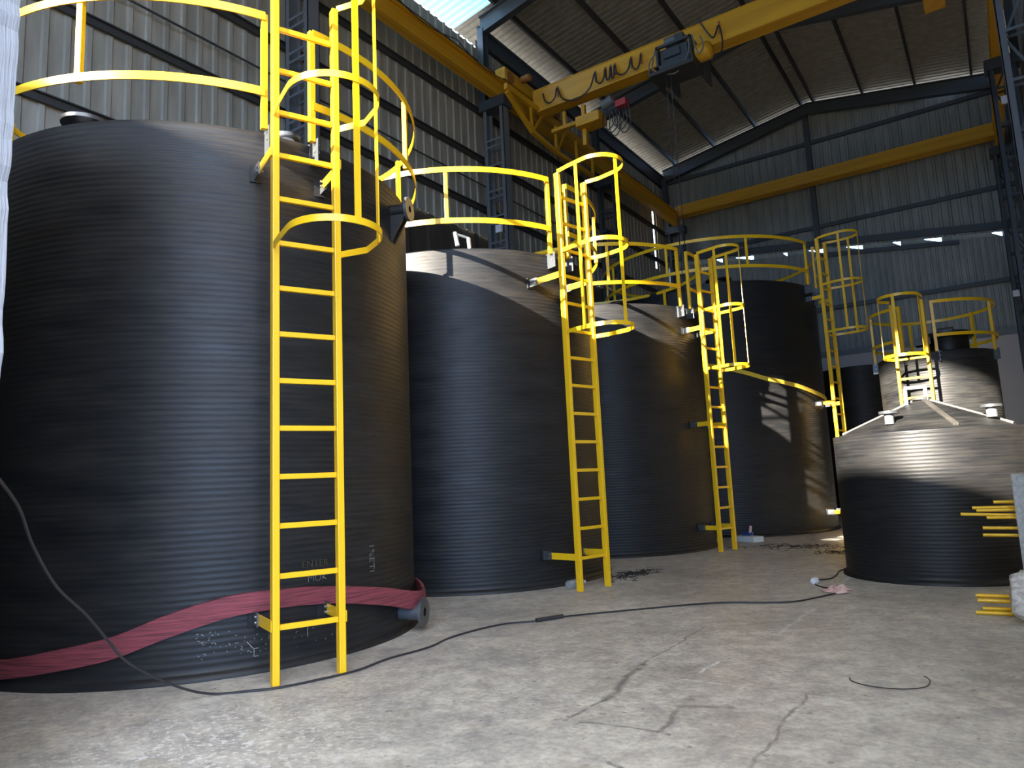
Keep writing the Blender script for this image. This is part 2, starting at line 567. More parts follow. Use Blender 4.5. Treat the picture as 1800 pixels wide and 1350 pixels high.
# frames: rafters
FR = (-11.0, -4.6, 1.9, 8.4, 14.8, 21.3, 27.55)
for y in FR:
    rb = MB()
    for xa, xb in ((-10.55, -4.7), (-4.7, 1.2)):
        for z0, z1, w in ((-.50, -.46, .10), (-.12, -.08, .10), (-.48, -.08, .015)):
            vs = [(X_, y + s_ * w, zr(X_) + (z0 if k_ == 0 else z1) - (.12 if abs(X_ + 4.7) > 5 and k_ == 0 and z0 < -.2 else 0))
                  for k_ in (0, 1) for s_ in (-1, 1) for X_ in (xa, xb)]
            rb.add(vs, [(0, 1, 3, 2), (4, 6, 7, 5), (0, 4, 5, 1), (2, 3, 7, 6), (0, 2, 6, 4), (1, 5, 7, 3)])
    trim(rb, M['steel'])
# left eave beam
trim(MB().box((-10.70, 14.8, 13.36), (-10.56, YB, 13.42)).box((-10.70, 14.8, 13.84), (-10.56, YB, 13.90)).box((-10.64, 14.8, 13.36), (-10.61, YB, 13.90)), M['steel'])
# girts on the left wall
for z in (1.9, 3.2, 4.5, 5.8, 7.1, 8.62, 10.0, 11.35, 12.75):
    YB_ = YB if z > 8 else 8.4
    trim(MB().box((XL + .04, YF, z - .06), (XL + .10, YB_ - .1, z + .06)).box((XL + .04, YF, z + .05), (XL + .15, YB_ - .1, z + .07)), M['purlin'])
# girts and centre post on the back wall
for z in (7.2, 10.30, 13.58):
    x1 = XR
    trim(MB().box((XL + .1, YB - .13, z - .07), (x1, YB - .035, z + .07)), M['steel'])
trim(MB().box((-4.95, YB - .22, 9.7), (-4.75, YB - .035, 14.7)), M['steel'])
# front overhang fascia beam (behind the camera)
fb = MB()
for xa, xb in ((-10.9, -4.7), (-4.7, 1.6)):
    fb.add([(X_, YF + s_ * .08, zr(X_) + k_) for k_ in (-.25, .12) for s_ in (-1, 1) for X_ in (xa, xb)],
           [(0, 1, 3, 2), (4, 6, 7, 5), (0, 4, 5, 1), (2, 3, 7, 6), (0, 2, 6, 4), (1, 5, 7, 3)])
trim(fb, M['steel'])
# conduit on the left wall
trim(MB().tube([(XL + .14, YF, 9.25), (XL + .14, 20, 9.25)], .02, 6), M['purlin'])

# lattice columns
def lattice(x0, x1, y, ztop, zeave, label, side, light=False):
    L = thing('lattice_column', label, 'column', ((x0 + x1) / 2, y, 0), 'lattice columns carrying the crane rails on the %s' % side)
    mt = M['steel_light'] if light else M['steel']
    for xx in (x0, x1):
        s_ = 1 if xx == x0 else -1
        MB().box((min(xx, xx + s_ * .015), y - .14, 0), (max(xx, xx + s_ * .015), y + .14, ztop)) \
            .box((min(xx, xx + s_ * .11), y - .14, 0), (max(xx, xx + s_ * .11), y - .125, ztop)) \
            .box((min(xx, xx + s_ * .11), y + .125, 0), (max(xx, xx + s_ * .11), y + .14, ztop)).build('column_chord', mt, L)
    z = .5
    lc = MB()
    k = 0
    while z < ztop - .3:
        for dz in ((-.09, .09) if side == 'left' else (0,)):
            lc.bar((x0 + .1, y - .132, z + dz), (x1 - .1, y - .132, z + dz), .012, .055)
            lc.bar((x0 + .1, y + .132, z + dz), (x1 - .1, y + .132, z + dz), .012, .055)
        if side == 'right':
            a, c = (x0 + .08, x1 - .08) if k % 2 else (x1 - .08, x0 + .08)
            lc.bar((a, y + .135, z), (c, y + .135, z + .93), .01, .05)
        z += .70 if side == 'left' else .93
        k += 1
    lc.build('lacing', mt, L)
    MB().box((x0 - .08, y - .2, ztop), (x1 + .08, y + .2, ztop + .28)).build('head_bracket', M['steel'], L)
    xs = x0 if side == 'left' else x1
    MB().box((xs - .09, y - .12, ztop + .28), (xs + .09, y - .10, zeave)).box((xs - .09, y + .10, ztop + .28), (xs + .09, y + .12, zeave)) \
        .box((xs - .01, y - .10, ztop + .28), (xs + .01, y + .10, zeave)).build('column_extension', M['steel'], L)
    MB().box((x0 - .12, y - .22, 0), (x1 + .12, y + .22, .03)).build('base_plate', M['steel'], L)
    return L
LN = {1.9: 'grey steel lattice column on the left, hidden behind the nearest black tank',
      8.4: 'grey steel lattice column behind the ladder of the largest, nearest black tank',
      14.8: 'grey lattice column under the end of the yellow crane bridge, behind the second tank',
      21.3: 'grey lattice column on the left wall behind the third tank',
      27.5: 'grey lattice column in the back left corner of the hall'}
for y in (1.9, 8.4, 14.8, 21.3, 27.5):
    lattice(-10.5, -9.85, y, 11.25, 13.7, LN[y], 'left', y < 20)
LR = {14.8: 'light grey lattice column at the right edge, nearest of the right-hand columns',
      21.3: 'dark lattice column just behind the light grey one at the right edge',
      27.5: 'dark lattice column in the back right corner of the hall'}
for y in (14.8, 21.3, 27.5):
    lattice(.72, 1.32, y, 11.25 if y > 20 else 11.15, 13.95, LR[y], 'right', y < 20)

# crane rails
def runway(x, label):
    o = thing('crane_runway', label, 'crane rail', (x, YF, 11.55), 'yellow crane runway beams')
    MB().box((x - .13, YF, 11.53), (x + .13, YB - .1, 11.56)).box((x - .13, YF, 12.02), (x + .13, YB - .1, 12.05)) \
        .box((x - .02, YF, 11.56), (x + .02, YB - .1, 12.02)).build('beam', M['crane'], o)
    MB().box((x - .03, YF, 12.05), (x + .03, YB - .1, 12.10)).build('rail', M['rust'], o)
    return o
rwl = runway(-10.05, 'long yellow steel runway beam along the left wall above the tanks')
rwr = runway(.95, 'yellow steel runway beam on the right-hand columns, seen end-on at the right')
cb = MB()
yy = -4.0
pts = []
while yy < 14.5:
    for k in range(8):
        pts.append((-9.86, yy + k * .3, 12.15 - .22 * sin(pi * k / 8)))
    yy += 2.4
cb.tube(pts, .012, 5)
cb.build('supply_cable', M['cable'], rwl)
# tie beam on the back wall
tb = thing('tie_beam', 'long yellow box beam crossing the back gable wall', 'beam', (-4.6, YB - .45, 11.9))
MB().box((-10.0, YB - .62, 11.88), (.95, YB - .30, 12.30)).build('beam', M['crane'], tb)
MB().box((-10.0, YB - .68, 11.84), (.95, YB - .24, 11.88)).build('flange', M['crane'], tb)
for xx in (-9.9, -4.85, .85):
    MB().box((xx - .06, YB - .30, 11.9), (xx + .06, YB - .1, 12.2)).build('bracket', M['steel'], tb)

# ------------------------------------------------------------------ overhead crane
C0 = thing('overhead_crane', 'yellow travelling crane bridge spanning the hall under the roof', 'crane', (-4.6, 16.3, 12.1))
MB().box((-9.75, 16.05, 11.56), (.9, 16.07, 12.19)).box((-9.75, 16.33, 11.56), (.9, 16.35, 12.19)).box((-9.75, 16.03, 12.19), (.9, 16.37, 12.21)) \
    .build('bridge_girder', M['crane'], C0)
MB().box((-9.6, 16.0, 11.52), (.8, 16.40, 11.56)).build('bottom_flange', M['crane'], C0)
for xx in (-10.05, .95):
    MB().box((xx - .16, 14.9, 12.12), (xx + .16, 17.9, 12.48)).build('end_carriage', M['crane'], C0, bevel=.02)
    for yy in (15.15, 17.6):
        w = MB().lathe([(.05, -.20), (.17, -.19), (.17, .19), (.05, .20)], (xx, yy, 12.26), (1, 0, 0), 20)
        w.build('wheel', M['rust'], C0, smooth=True)
MB().lathe([(.08, 0), (.10, .03), (.10, .26), (.06, .30)], (-9.78, 15.55, 12.32), (1, 0, 0), 16).build('travel_motor', M['rust'], C0, smooth=True)
# side truss hanging under the left rail
st = MB()
a_ = [(-9.62, 14.55, 11.5), (-9.62, 15.7, 10.85), (-9.62, 17.0, 10.72), (-9.62, 19.2, 10.75)]
for p_, q_ in zip(a_, a_[1:]):
    st.bar(p_, q_, .10, .12)
st.bar((-9.62, 14.5, 11.62), (-9.62, 19.3, 11.62), .10, .16)
for (y, z) in ((15.7, 10.85), (17.0, 10.72), (18.2, 10.74), (19.2, 10.75)):
    st.bar((-9.62, y, z), (-9.62, y, 11.6), .06, .07)
st.bar((-9.62, 15.7, 10.85), (-9.62, 16.35, 11.6), .05, .06)
st.bar((-9.62, 17.0, 10.72), (-9.62, 17.6, 11.6), .05, .06)
st.build('side_truss', M['crane'], C0)
# cable service arm
MB().box((-9.3, 16.2, 10.9), (-8.0, 16.32, 11.0)).build('service_arm', M['crane'], C0)
MB().box((-8.45, 16.0, 10.70), (-7.75, 16.5, 10.98)).build('service_box', M['crane'], C0, bevel=.02)
MB().bar((-8.32, 16.28, 10.25), (-8.32, 16.28, 11.4), .10, .10).build('arm_post', M['crane'], C0)
MB().bar((-8.9, 16.26, 10.95), (-8.9, 16.26, 11.4), .08, .08).build('arm_post', M['crane'], C0)
MB().lathe([(.04, 0), (.13, .02), (.13, .34), (.06, .38)], (-7.7, 16.1, 11.05), (1, 0, .3), 14).build('cable_reel', M['steel_light'], C0, smooth=True)
MB().box((-7.32, 16.1, 10.92), (-7.02, 16.35, 11.10)).build('junction_box', M['redp'], C0, bevel=.01)
cb = MB()
for k in range(6):
    xx = -7.55 + k * .09
    dz = .55 + .12 * ((k * 7) % 3)
    cb.tube(spline([(xx - .12, 16.15 + .02 * k, 10.95), (xx - .16, 16.15, 10.95 - dz * .7), (xx, 16.13, 10.95 - dz), (xx + .16, 16.15, 10.95 - dz * .7), (xx + .10, 16.2, 10.95)], 5), .014, 5)
cb.build('cable_bundle', M['cable'], C0)
# festoon hooks and loops on the near face of the girder
hx = [-9.35, -8.9, -7.75, -7.45, -7.30, -7.18, -6.72, -6.45]
for xx in hx[1:] + [-4.45]:
    MB().bar((xx, 15.97, 11.72), (xx, 15.97, 12.02), .03, .05).build('cable_hook', M['rust'], C0)
cb = MB()
pp = []
for i, (a, c) in enumerate(zip(hx, hx[1:])):
    dp = .55 if c - a > .6 else .36
    pp += [(a, 15.93, 11.95), (a * .85 + c * .15, 15.91, 11.95 - dp * .7), (a * .5 + c * .5, 15.90, 11.95 - dp), (a * .15 + c * .85, 15.91, 11.95 - dp * .7)]
pp.append((hx[-1], 15.93, 11.95))
cb.tube(spline(pp, 5), .022, 6).build('festoon_cable', M['cable'], C0)
MB().tube(spline([(-4.9, 15.8, 12.2), (-4.6, 15.85, 11.6), (-4.45, 15.93, 11.9), (-4.40, 15.9, 11.3), (-4.6, 15.8, 11.0), (-4.85, 15.75, 11.2)], 6), .02, 6).build('festoon_cable', M['cable'], C0)
def HF(x, y, z):
    return ((x + 5.7) * .84 - 5.44, (y - 16.0) * .9 + 16.0, (z - 11.6) * .80 + 11.27)
# hoist trolley
H0 = MB().box((-6.20, 15.35, 11.20), (-6.14, 16.9, 12.05)).box((-5.22, 15.35, 11.20), (-5.16, 16.9, 12.05)) \
    .box((-6.20, 15.35, 11.98), (-5.16, 15.42, 12.06)).box((-6.20, 15.35, 11.30), (-5.16, 15.42, 11.42)) \
    .box((-6.1, 15.45, 11.42), (-5.3, 15.95, 11.95)).box((-6.0, 15.38, 11.62), (-5.5, 15.46, 11.86))
H0.fit(HF).build('hoist_frame', M['steel'], C0)
MB().box((-6.35, 15.1, 11.02), (-5.05, 15.9, 11.12)).box((-6.35, 15.1, 11.12), (-6.30, 15.9, 11.22)).box((-5.10, 15.1, 11.12), (-5.05, 15.9, 11.30)).fit(HF).build('hoist_tray', M['purlin'], C0)
MB().lathe([(.08, 0), (.16, .03), (.16, .35), (.10, .40)], (-6.0, 15.6, 12.22), (1, 0, 0), 18).fit(HF).build('hoist_motor', M['steel_light'], C0, smooth=True)
MB().box((-5.65, 15.45, 12.06), (-5.4, 15.8, 12.32)).fit(HF).build('control_box', M['steel'], C0, bevel=.01)
MB().lathe([(.05, 0), (.24, .02), (.26, .10), (.26, .34), (.20, .42), (.05, .46)], (-5.12, 15.65, 11.55), (1, 0, 0), 24).fit(HF).build('rope_drum', M['crane'], C0, smooth=True)
cb = MB()
cb.tube(spline([(-6.2, 15.33, 11.95), (-6.3, 15.3, 11.4), (-6.0, 15.28, 11.1), (-5.6, 15.3, 11.0), (-5.25, 15.3, 11.4), (-5.2, 15.33, 11.9)], 6), .02, 6)
cb.tube(spline([(-5.1, 15.33, 12.0), (-5.0, 15.25, 11.5), (-4.9, 15.22, 11.25), (-4.8, 15.3, 11.5), (-4.9, 15.4, 11.9)], 6), .02, 6)
cb.tube(spline([(-6.15, 15.33, 11.9), (-6.38, 15.3, 11.6), (-6.42, 15.3, 11.2)], 6), .02, 6)
cb.fit(HF).build('hoist_cable', M['cable_grey'], C0)
cb = MB()
for dx_ in (-.06, .06):
    MB().tube([(-5.62 + dx_, 15.5, 11.1), (-5.64 + dx_, 15.6, 4.75)], .010, 5).build('hoist_rope', M['cable'], C0)
hk = MB().box((-5.72, 15.52, 4.4), (-5.56, 15.68, 4.75))
hk.tube(spline([(-5.64, 15.6, 4.4), (-5.64, 15.6, 4.25), (-5.72, 15.6, 4.12), (-5.64, 15.6, 4.02), (-5.54, 15.6, 4.1)], 5), .03, 8)
hk.build('hook_block', M['crane'], C0)
MB().box((-.36, 15.9, 10.70), (.02, 16.5, 11.40)).build('electric_panel', M['crane'], C0, bevel=.02)

# ------------------------------------------------------------------ tanks
def tank(loc, R, H, label, rib=.05, mat='tank', cone=.35, seg_=192, lip=True, amp=.0035):
    cx, cy = loc
    T = thing('storage_tank', label, 'tank', (cx, cy, 0))
    prof = []
    nr = int(round((H - .12) / rib))
    prof += [(R + .045, 0), (R + .045, .03), (R + .012, .05), (R, .06)]
    z = .10
    while z < H - .05:
        for f_, a in ((0, -1), (.25, .4), (.5, 1), (.75, .4)):
            prof.append((R + amp * a * .5, z + f_ * rib))
        z += rib
    prof += [(R + .004, H - .015), (R - .01, H), (R - .05, H)]
    mb = MB()
    mb.lathe(prof, (cx, cy, 0), (0, 0, 1), seg_, cap=False)
    mb.build('tank_shell', M[mat], T, smooth=60)
    rp = [(R - .03, H - .02), (R - .10, H + .01)]
    for k in range(1, 7):
        rp.append(((R - .1) * (1 - k / 6) + .02, H + .01 + cone * (k / 6)))
    MB().lathe(rp, (cx, cy, 0), (0, 0, 1), 96, cap=False).build('tank_roof', M['tank_dusty'], T, smooth=True)
    return T

T1 = tank((-7.061, 4.602), 2.113, 4.584, 'largest-looking black ribbed tank at the left front, wrapped with a red band')
T2 = tank((-7.21, 9.26), 2.15, 4.651, 'black ribbed tank second from the left, top edge in sunlight, bottle at its foot')
T3 = tank((-7.02, 13.68), 2.15, 4.649, 'black ribbed tank third from the left, half hidden by the second ladder cage')
T4 = tank((-6.09, 18.47), 2.60, 5.80, 'widest tallest black tank at the back with a yellow sling across it', cone=.4)
T5 = tank((-1.0, 16.97), 1.05, 3.57, 'small round tank at the back right with a manhole lid and railing', mat='tank_dusty', cone=.16, seg_=96)
T6 = tank((-.866, 10.988), 1.125, 1.829, 'short wide cone-topped tank standing alone at the right', mat='tank', cone=.44, seg_=160, rib=.045)
T7 = tank((-3.55, 24.8), 1.25, 4.45, 'plain dark tank in deep shade by the back wall', mat='tank', cone=.1, seg_=96)

def pol(T, r, a, z):
    return Vector((T.location.x + r * cos(a), T.location.y + r * sin(a), z))

def nozzle(T, R, a_deg, z, L, r, fr, mat, hole=True, gusset=False, name='side_nozzle', fmat=None):
    a = rad(a_deg)
    n_ = Vector((cos(a), sin(a), 0))
    p0 = pol(T, R - .03, a, z)
    o = MB().lathe([(r, 0), (r, L), ], p0, n_, 24).build(name, mat, T, smooth=True)
    f = MB().lathe([(r * .55, L + .028), (r * .55, L + .03), (fr, L + .03), (fr, L), (r * .9, L)], p0, n_, 28, cap=False)
    f.build('flange', fmat or mat, o, smooth=True)
    h = MB().lathe([(r * .55, L + .012), (.002, L + .012)], p0, n_, 20, cap=False)
    h.build('bore', M['cable'], o)
    if gusset:
        g_ = MB()
        tv = Vector((-n_.y, n_.x, 0))
        for s_ in (-1, 1):
            v = [p0 + n_ * .03 + Vector((0, 0, -r)), p0 + n_ * (L) + Vector((0, 0, -r)), p0 + n_ * .03 + Vector((0, 0, -r - .30))]
            vs = [q_ + tv * (r * .7 + .012) * s_ for q_ in v] + [q_ + tv * (r * .7 - .012) * s_ for q_ in v]
            g_.add(vs, [(0, 1, 2), (5, 4, 3), (0, 3, 4, 1), (1, 4, 5, 2), (2, 5, 3, 0)])
        g_.build('gusset', mat, o)
    return o
nozzle(T1, 2.113, 22, 4.33, .20, .065, .13, M['tank'], gusset=True, fmat=M['plate'])
nozzle(T1, 2.113, 21.5, .20, .25, .075, .135, M['plate'])
def top_nozzle(T, x, y, z, L, r, fr, mat, fmat, name='top_nozzle'):
    o = MB().lathe([(r, 0), (r, L)], (x, y, z), (0, 0, 1), 24).build(name, mat, T, smooth=True)
    MB().lathe([(r, L), (fr, L), (fr, L + .035), (r, L + .035)], (x, y, z), (0, 0, 1), 32).build('flange', fmat, o, smooth=True)
    return o
top_nozzle(T1, -6.67, 3.0, 4.59, .26, .055, .20, M['white'], M['plate'])
top_nozzle(T1, -5.45, 4.30, 4.60, .22, .075, .13, M['white'], M['plate'])
# small hatch rim on the second tank, bent chrome vent pipe
MB().tube([(-6.10, 8.07, 4.66), (-6.12, 8.06, 4.98)], .032, 12).build('vent_pipe', M['galv'], T2, smooth=True)
MB().tube([(-6.12, 8.06, 4.98), (-6.25, 7.96, 5.04)], .022, 10).build('pipe_bend', M['steel'], T2, smooth=True)
MB().tube([(-6.27, 7.94, 5.07), (-6.24, 7.95, 4.86)], .034, 12).build('vent_pipe', M['galv'], T2, smooth=True)
top_nozzle(T3, -5.9, 12.5, 4.66, .10, .10, .17, M['tank'], M['tank'])
top_nozzle(T4, -5.2, 16.6, 5.82, .12, .2, .30, M['tank'], M['tank'])

# manhole on the far right tank
mh = MB().lathe([(.36, 0), (.36, .30)], (-.72, 16.55, 3.60), (0, 0, 1), 40).build('manhole_neck', M['tank'], T5, smooth=True)
MB().lathe([(.36, .26), (.45, .26), (.45, .31), (.40, .32), (.40, .37), (.02, .39)], (-.72, 16.55, 3.60), (0, 0, 1), 40).build('manhole_lid', M['black_plastic'], T5, smooth=True)
hl = MB().tube([(-.86, 16.45, 3.97), (-.86, 16.45, 4.06), (-.60, 16.45, 4.06), (-.60, 16.45, 3.97)], .02, 8)
hl.build('lid_handle', M['black_plastic'], T5)
MB().box((-1.25, 16.0, 3.72), (-.98, 16.3, 3.86)).build('hinge_block', M['black_plastic'], T5)
nozzle(T5, 1.05, -100, 2.28, .1, .05, .1, M['black_plastic'])

# cone tank: lifting handle, nozzles and stiffening ribs
hz = MB()
hz.bar((-1.03, 10.86, 2.20), (-1.03, 10.86, 2.41), .045, .045, (0, 1, 0))
hz.bar((-.80, 10.92, 2.20), (-.80, 10.92, 2.41), .045, .045, (0, 1, 0))
hz.bar((-1.045, 10.86, 2.425), (-.785, 10.92, 2.425), .045, .045)
hz.build('lifting_handle', M['pipe_grey'], T6)
nz = top_nozzle(T6, -1.18, 10.20, 1.93, .13, .055, .115, M['steel_light'], M['plate'])
nz = top_nozzle(T6, -.10, 10.65, 1.95, .12, .06, .12, M['steel_light'], M['plate'])
def cone_rib(a_deg, r0, r1):
    a = rad(a_deg)
    R_c, H_c = 1.125, 1.829
    def cz(r): return H_c + .01 + .44 * (1 - r / (R_c - .1))
    p_ = pol(T6, r0, a, cz(r0) + .012)
    q_ = pol(T6, r1, a, cz(r1) + .012)
    MB().bar(p_, q_, .062, .04).build('stiffener', M['dusty_top'], T6, bevel=.006)
for a_ in (-174, -66, -12, 40, 90, 140):
    cone_rib(a_, .10, 1.0)
MB().lathe([(.02, 0), (.12, 0), (.12, .03), (.02, .04)], (-.866, 10.988, 2.26), (0, 0, 1), 24).build('apex_disc', M['dusty_top'], T6)

# ------------------------------------------------------------------ caged ladders
def ladder(T, R, mid, n_, hw, ztop, rungs, hoops, straps, brackets, label, depth=.74, uw=None, rung_w=.042, zbase=0, st=(.055, .08), shift=0):
    n_ = Vector((n_[0], n_[1], 0)).normalized()
    t_ = Vector((-n_.y, n_.x, 0))
    m_ = Vector((mid[0], mid[1], 0))
    L = thing('caged_ladder', label, 'ladder', (mid[0], mid[1], zbase), 'yellow caged ladders on the tanks')
    up = Vector((0, 0, 1))
    for s_ in (-1, 1):
        MB().obox(m_ + t_ * (s_ * hw) + up * ((ztop + zbase) / 2), t_, n_, up, st[0] / 2, st[1] / 2, (ztop - zbase) / 2).build('stile', M['yellow'], L, bevel=.006)
    for z in rungs:
        MB().obox(m_ + up * z, t_, n_, up, hw - st[0] / 2, .016, rung_w / 2).build('rung', M['yellow'], L, bevel=.004)
    uw = uw or hw + .03
    leg = depth - uw
    def U(a):   # a in -1..1: straight legs joined by a half circle
        tot = 2 * leg + pi * uw
        d = (a + 1) / 2 * tot
        o_ = m_ + t_ * shift
        if d < leg:
            return o_ + t_ * (-uw) + n_ * d, -t_
        if d > leg + pi * uw:
            return o_ + t_ * uw + n_ * (tot - d), t_
        ph = (d - leg) / uw
        dr = -t_ * cos(ph) + n_ * sin(ph)
        return o_ + n_ * leg + dr * uw, dr
    for z in hoops:
        pts, nr = [m_ - t_ * (hw + .02) + n_ * .02 + up * z], [-t_]
        for k in range(37):
            a = -1 + 2 * k / 36
            if abs(a) > 1 - .16 / depth:
                continue
            p_, d_ = U(a)
            pts.append(p_ + up * z)
            nr.append(d_)
        pts.append(m_ + t_ * (hw + .02) + n_ * .02 + up * z)
        nr.append(t_)
        MB().flat(pts, nr, .055, .008).build('cage_hoop', M['yellow'], L, smooth=40)
    z0, z1 = min(hoops) - .025, max(hoops) + .025
    for a in straps:
        p_, d_ = U(a)
        MB().obox(p_ - d_ * .009 + up * ((z0 + z1) / 2), d_.cross(up), d_, up, .026, .005, (z1 - z0) / 2).build('cage_strap', M['yellow'], L)
    for z in brackets:
        for s_ in (-1, 1):
            p_ = m_ + t_ * (s_ * (hw + .035)) + up * z
            # distance from stile to the shell along -n
            c_ = Vector((T.location.x, T.location.y, 0))
            w_ = Vector((p_.x, p_.y, 0)) - c_
            bq = w_.dot(-n_)
            disc = bq * bq - (w_.length_squared - R * R)
            dist = -bq - math.sqrt(max(disc, 0))
            e_ = p_ - n_ * (dist - .12)
            MB().bar(p_ + n_ * .03, e_, .008, .085).build('bracket_arm', M['yellow'], L)
            q_ = p_ - n_ * dist
            cl = MB().obox(q_ + n_ * .075 + t_ * (.012 * s_), n_, t_, up, .085, .006, .055).build('tank_bracket', M['plate'], T)
            MB().obox(q_ + n_ * .002, n_, t_, up, .012, .05, .075).build('bracket_pad', M['tank'], cl)
            bo = MB()
            for dz in (-.022, .022):
                bo.lathe([(.011, -.03), (.011, .03)], q_ + n_ * .135 + up * dz, t_, 8)
            bo.build('bolts', M['bolt'], cl)
    return L
RG = [.41 + .375 * k for k in range(14)]
HP = (5.63, 4.50, 3.375)
L1 = ladder(T1, 2.113, (-4.565, 3.80), (.92, -.39), .255, 5.62, RG, HP, (.06, .52), (.43, 4.18),
            'yellow caged ladder on the nearest, left-hand tank', depth=.84, uw=.36, shift=.075)
L2 = ladder(T2, 2.15, (-4.62, 8.50), (.97, -.22), .275, 5.62, RG, HP, (-.64, -.04), (.43, 4.18),
            'yellow caged ladder second from the left, brightly sunlit cage', depth=.83, uw=.33, shift=.02)
L3 = ladder(T3, 2.15, (-4.44, 13.38), (.966, -.26), .23, 5.62, RG, HP, (-.55, .1, .62), (.43, 2.35, 4.18),
            'yellow caged ladder third from the left, a white glare on its front strap')
L4 = ladder(T4, 2.60, (-3.12, 18.10), (.985, -.174), .24, 6.87, [.41 + .375 * k for k in range(17)], (6.86, 5.72, 4.58), (-.50, .02, .5), (.43, 2.94, 5.44),
            'tall yellow caged ladder on the widest back tank, lower end sunlit', depth=.84, uw=.33)
L5 = ladder(T5, 1.05, (-1.27, 15.42), (-.17, -.985), .27, 4.5, [.41 + .375 * k for k in range(9)], (4.55, 3.42), (-.6, .0, .6), (2.2,),
            'short yellow caged ladder on the small far right tank', depth=.66, uw=.36, shift=-.045)

# ------------------------------------------------------------------ guard railings on the tank tops
def railing(T, R, H, gap, zl, zu, posts, label, h=.07, all_long=False):
    G = thing('guard_railing', label, 'railing', (T.location.x, T.location.y, H), 'yellow guard railings on the tank tops')
    a0, a1 = gap  # degrees, railing runs from a1 round to a0+360
    n_ = 120
    for z in (zl, zu):
        pts, nr = [], []
        for k in range(n_ + 1):
            a = rad(a1 + (a0 + 360 - a1) * k / n_)
            pts.append(pol(T, R, a, z))
            nr.append(Vector((cos(a), sin(a), 0)))
        MB().flat(pts, nr, h, .012).build('rail', M['yellow'], G, smooth=40)
    for a_ in posts:
        a = rad(a_)
        n2 = Vector((cos(a), sin(a), 0))
        tt = Vector((-sin(a), cos(a), 0))
        long_ = all_long or a_ in (posts[0], posts[-1]) or 60 < (a_ + 360) % 360 < 300 and (a_ + 360) % 360 < 250
        zb = H - .02 if long_ else zl - .03
        MB().obox(pol(T, R - .032, a, (zb + zu + .03) / 2), tt, n2, (0, 0, 1), .028, .025, (zu + .03 - zb) / 2).build('post', M['yellow'], G, bevel=.005)
        if long_:
            Rt = R_of[T.name]
            ft = MB().obox(pol(T, (R - .03 + Rt) / 2, a, H - .10) + tt * .034, tt, n2, (0, 0, 1), .005, (R - Rt) / 2 + .04, .11).build('post_bracket', M['plate'], T)
            bo = MB()
            for dz in (-.02, .05):
                bo.lathe([(.013, -.02), (.013, .03)], pol(T, R - .03, a, H - .08 + dz) + tt * .04, tt, 8)
            bo.build('bolts', M['bolt'], ft)
    return G
R_of = {T1.name: 2.113, T2.name: 2.15, T3.name: 2.15, T4.name: 2.60, T5.name: 1.05}
def posts(gap, n_):
    a0, a1 = gap
    return [a1 + (a0 + 360 - a1) * k / n_ for k in range(n_ + 1)]
for T_, R_r, H_, gap, zl, zu, n_, lb, hh in (
        (T1, 2.25, 4.584, (-23.3, -12), 4.90, 5.62, 9, 'bright yellow ring railing on top of the nearest left tank', .075),
        (T2, 2.29, 4.651, (-17.5, -8), 5.00, 5.74, 9, 'yellow ring railing on top of the second tank from the left', .075),
        (T3, 2.29, 4.649, (-16.5, -8), 5.02, 5.76, 9, 'yellow ring railing on top of the third tank, behind the second ladder cage', .07),
        (T4, 2.75, 5.80, (-13, -2), 6.10, 6.80, 9, 'large yellow ring railing on the widest back tank', .075)):
    railing(T_, R_r, H_, gap, zl, zu, posts(gap, n_), lb, hh)
railing(T5, 1.13, 3.57, (-115, -84), 3.86, 4.52, [-84, -18, 50, 115, 180, 245], 'small yellow ring railing round the manhole of the far right tank', .06, True)

# ------------------------------------------------------------------ bands and slings wrapped on tanks
def band(T, R, path, w, th, name, mat, label, cat, slack=.012, wob=0):
    o = MB()
    vs, fs = [], []
    N = len(path)
    for i, (a, z, ww, dr) in enumerate(path):
        a = rad(a)
        for r_, zz in ((R + slack + dr, z - ww / 2), (R + slack + dr + th, z - ww / 2 + .004), (R + slack + dr + th * 1.2, z), (R + slack + dr + th, z + ww / 2 - .004), (R + slack + dr, z + ww / 2)):
            vs.append(pol(T, r_, a, zz))
    for i in range(N - 1):
        for k in range(5):
            fs.append((i * 5 + k, i * 5 + (k + 1) % 5, i * 5 + 5 + (k + 1) % 5, i * 5 + 5 + k))
    fs += [(4, 3, 2, 1, 0), tuple((N - 1) * 5 + k for k in range(5))]
    o.add(vs, fs)
    return tag(o.build(name, mat, smooth=True), label, cat)
def interp(keys, n_=80):
    out = []
    a0, a1 = keys[0][0], keys[-1][0]
    for i in range(n_ + 1):
        a = a0 + (a1 - a0) * i / n_
        for k in range(len(keys) - 1):
            if keys[k][0] <= a <= keys[k + 1][0] + 1e-9:
                f_ = (a - keys[k][0]) / (keys[k + 1][0] - keys[k][0])
                f_s = f_
                p_ = [keys[max(k - 1, 0)], keys[k], keys[k + 1], keys[min(k + 2, len(keys) - 1)]]
                out.append((a,) + tuple(.5 * ((2 * p_[1][j]) + (p_[2][j] - p_[0][j]) * f_ + (2 * p_[0][j] - 5 * p_[1][j] + 4 * p_[2][j] - p_[3][j]) * f_ ** 2 + (3 * p_[1][j] - p_[0][j] - 3 * p_[2][j] + p_[3][j]) * f_ ** 3) for j in (1, 2, 3)))
                break
    return out
red_keys = [(-140, .10, .13, .0), (-110, .12, .14, .0), (-77, .155, .145, 0), (-64, .225, .16, 0), (-52, .305, .17, 0), (-41, .44, .18, 0), (-30, .535, .17, 0), (-20, .555, .155, 0),
            (-11, .54, .15, .0), (0, .485, .155, .01), (12, .40, .17, .05), (21, .315, .18, .13), (27, .29, .18, .14), (34, .30, .17, .08), (48, .33, .15, 0)]
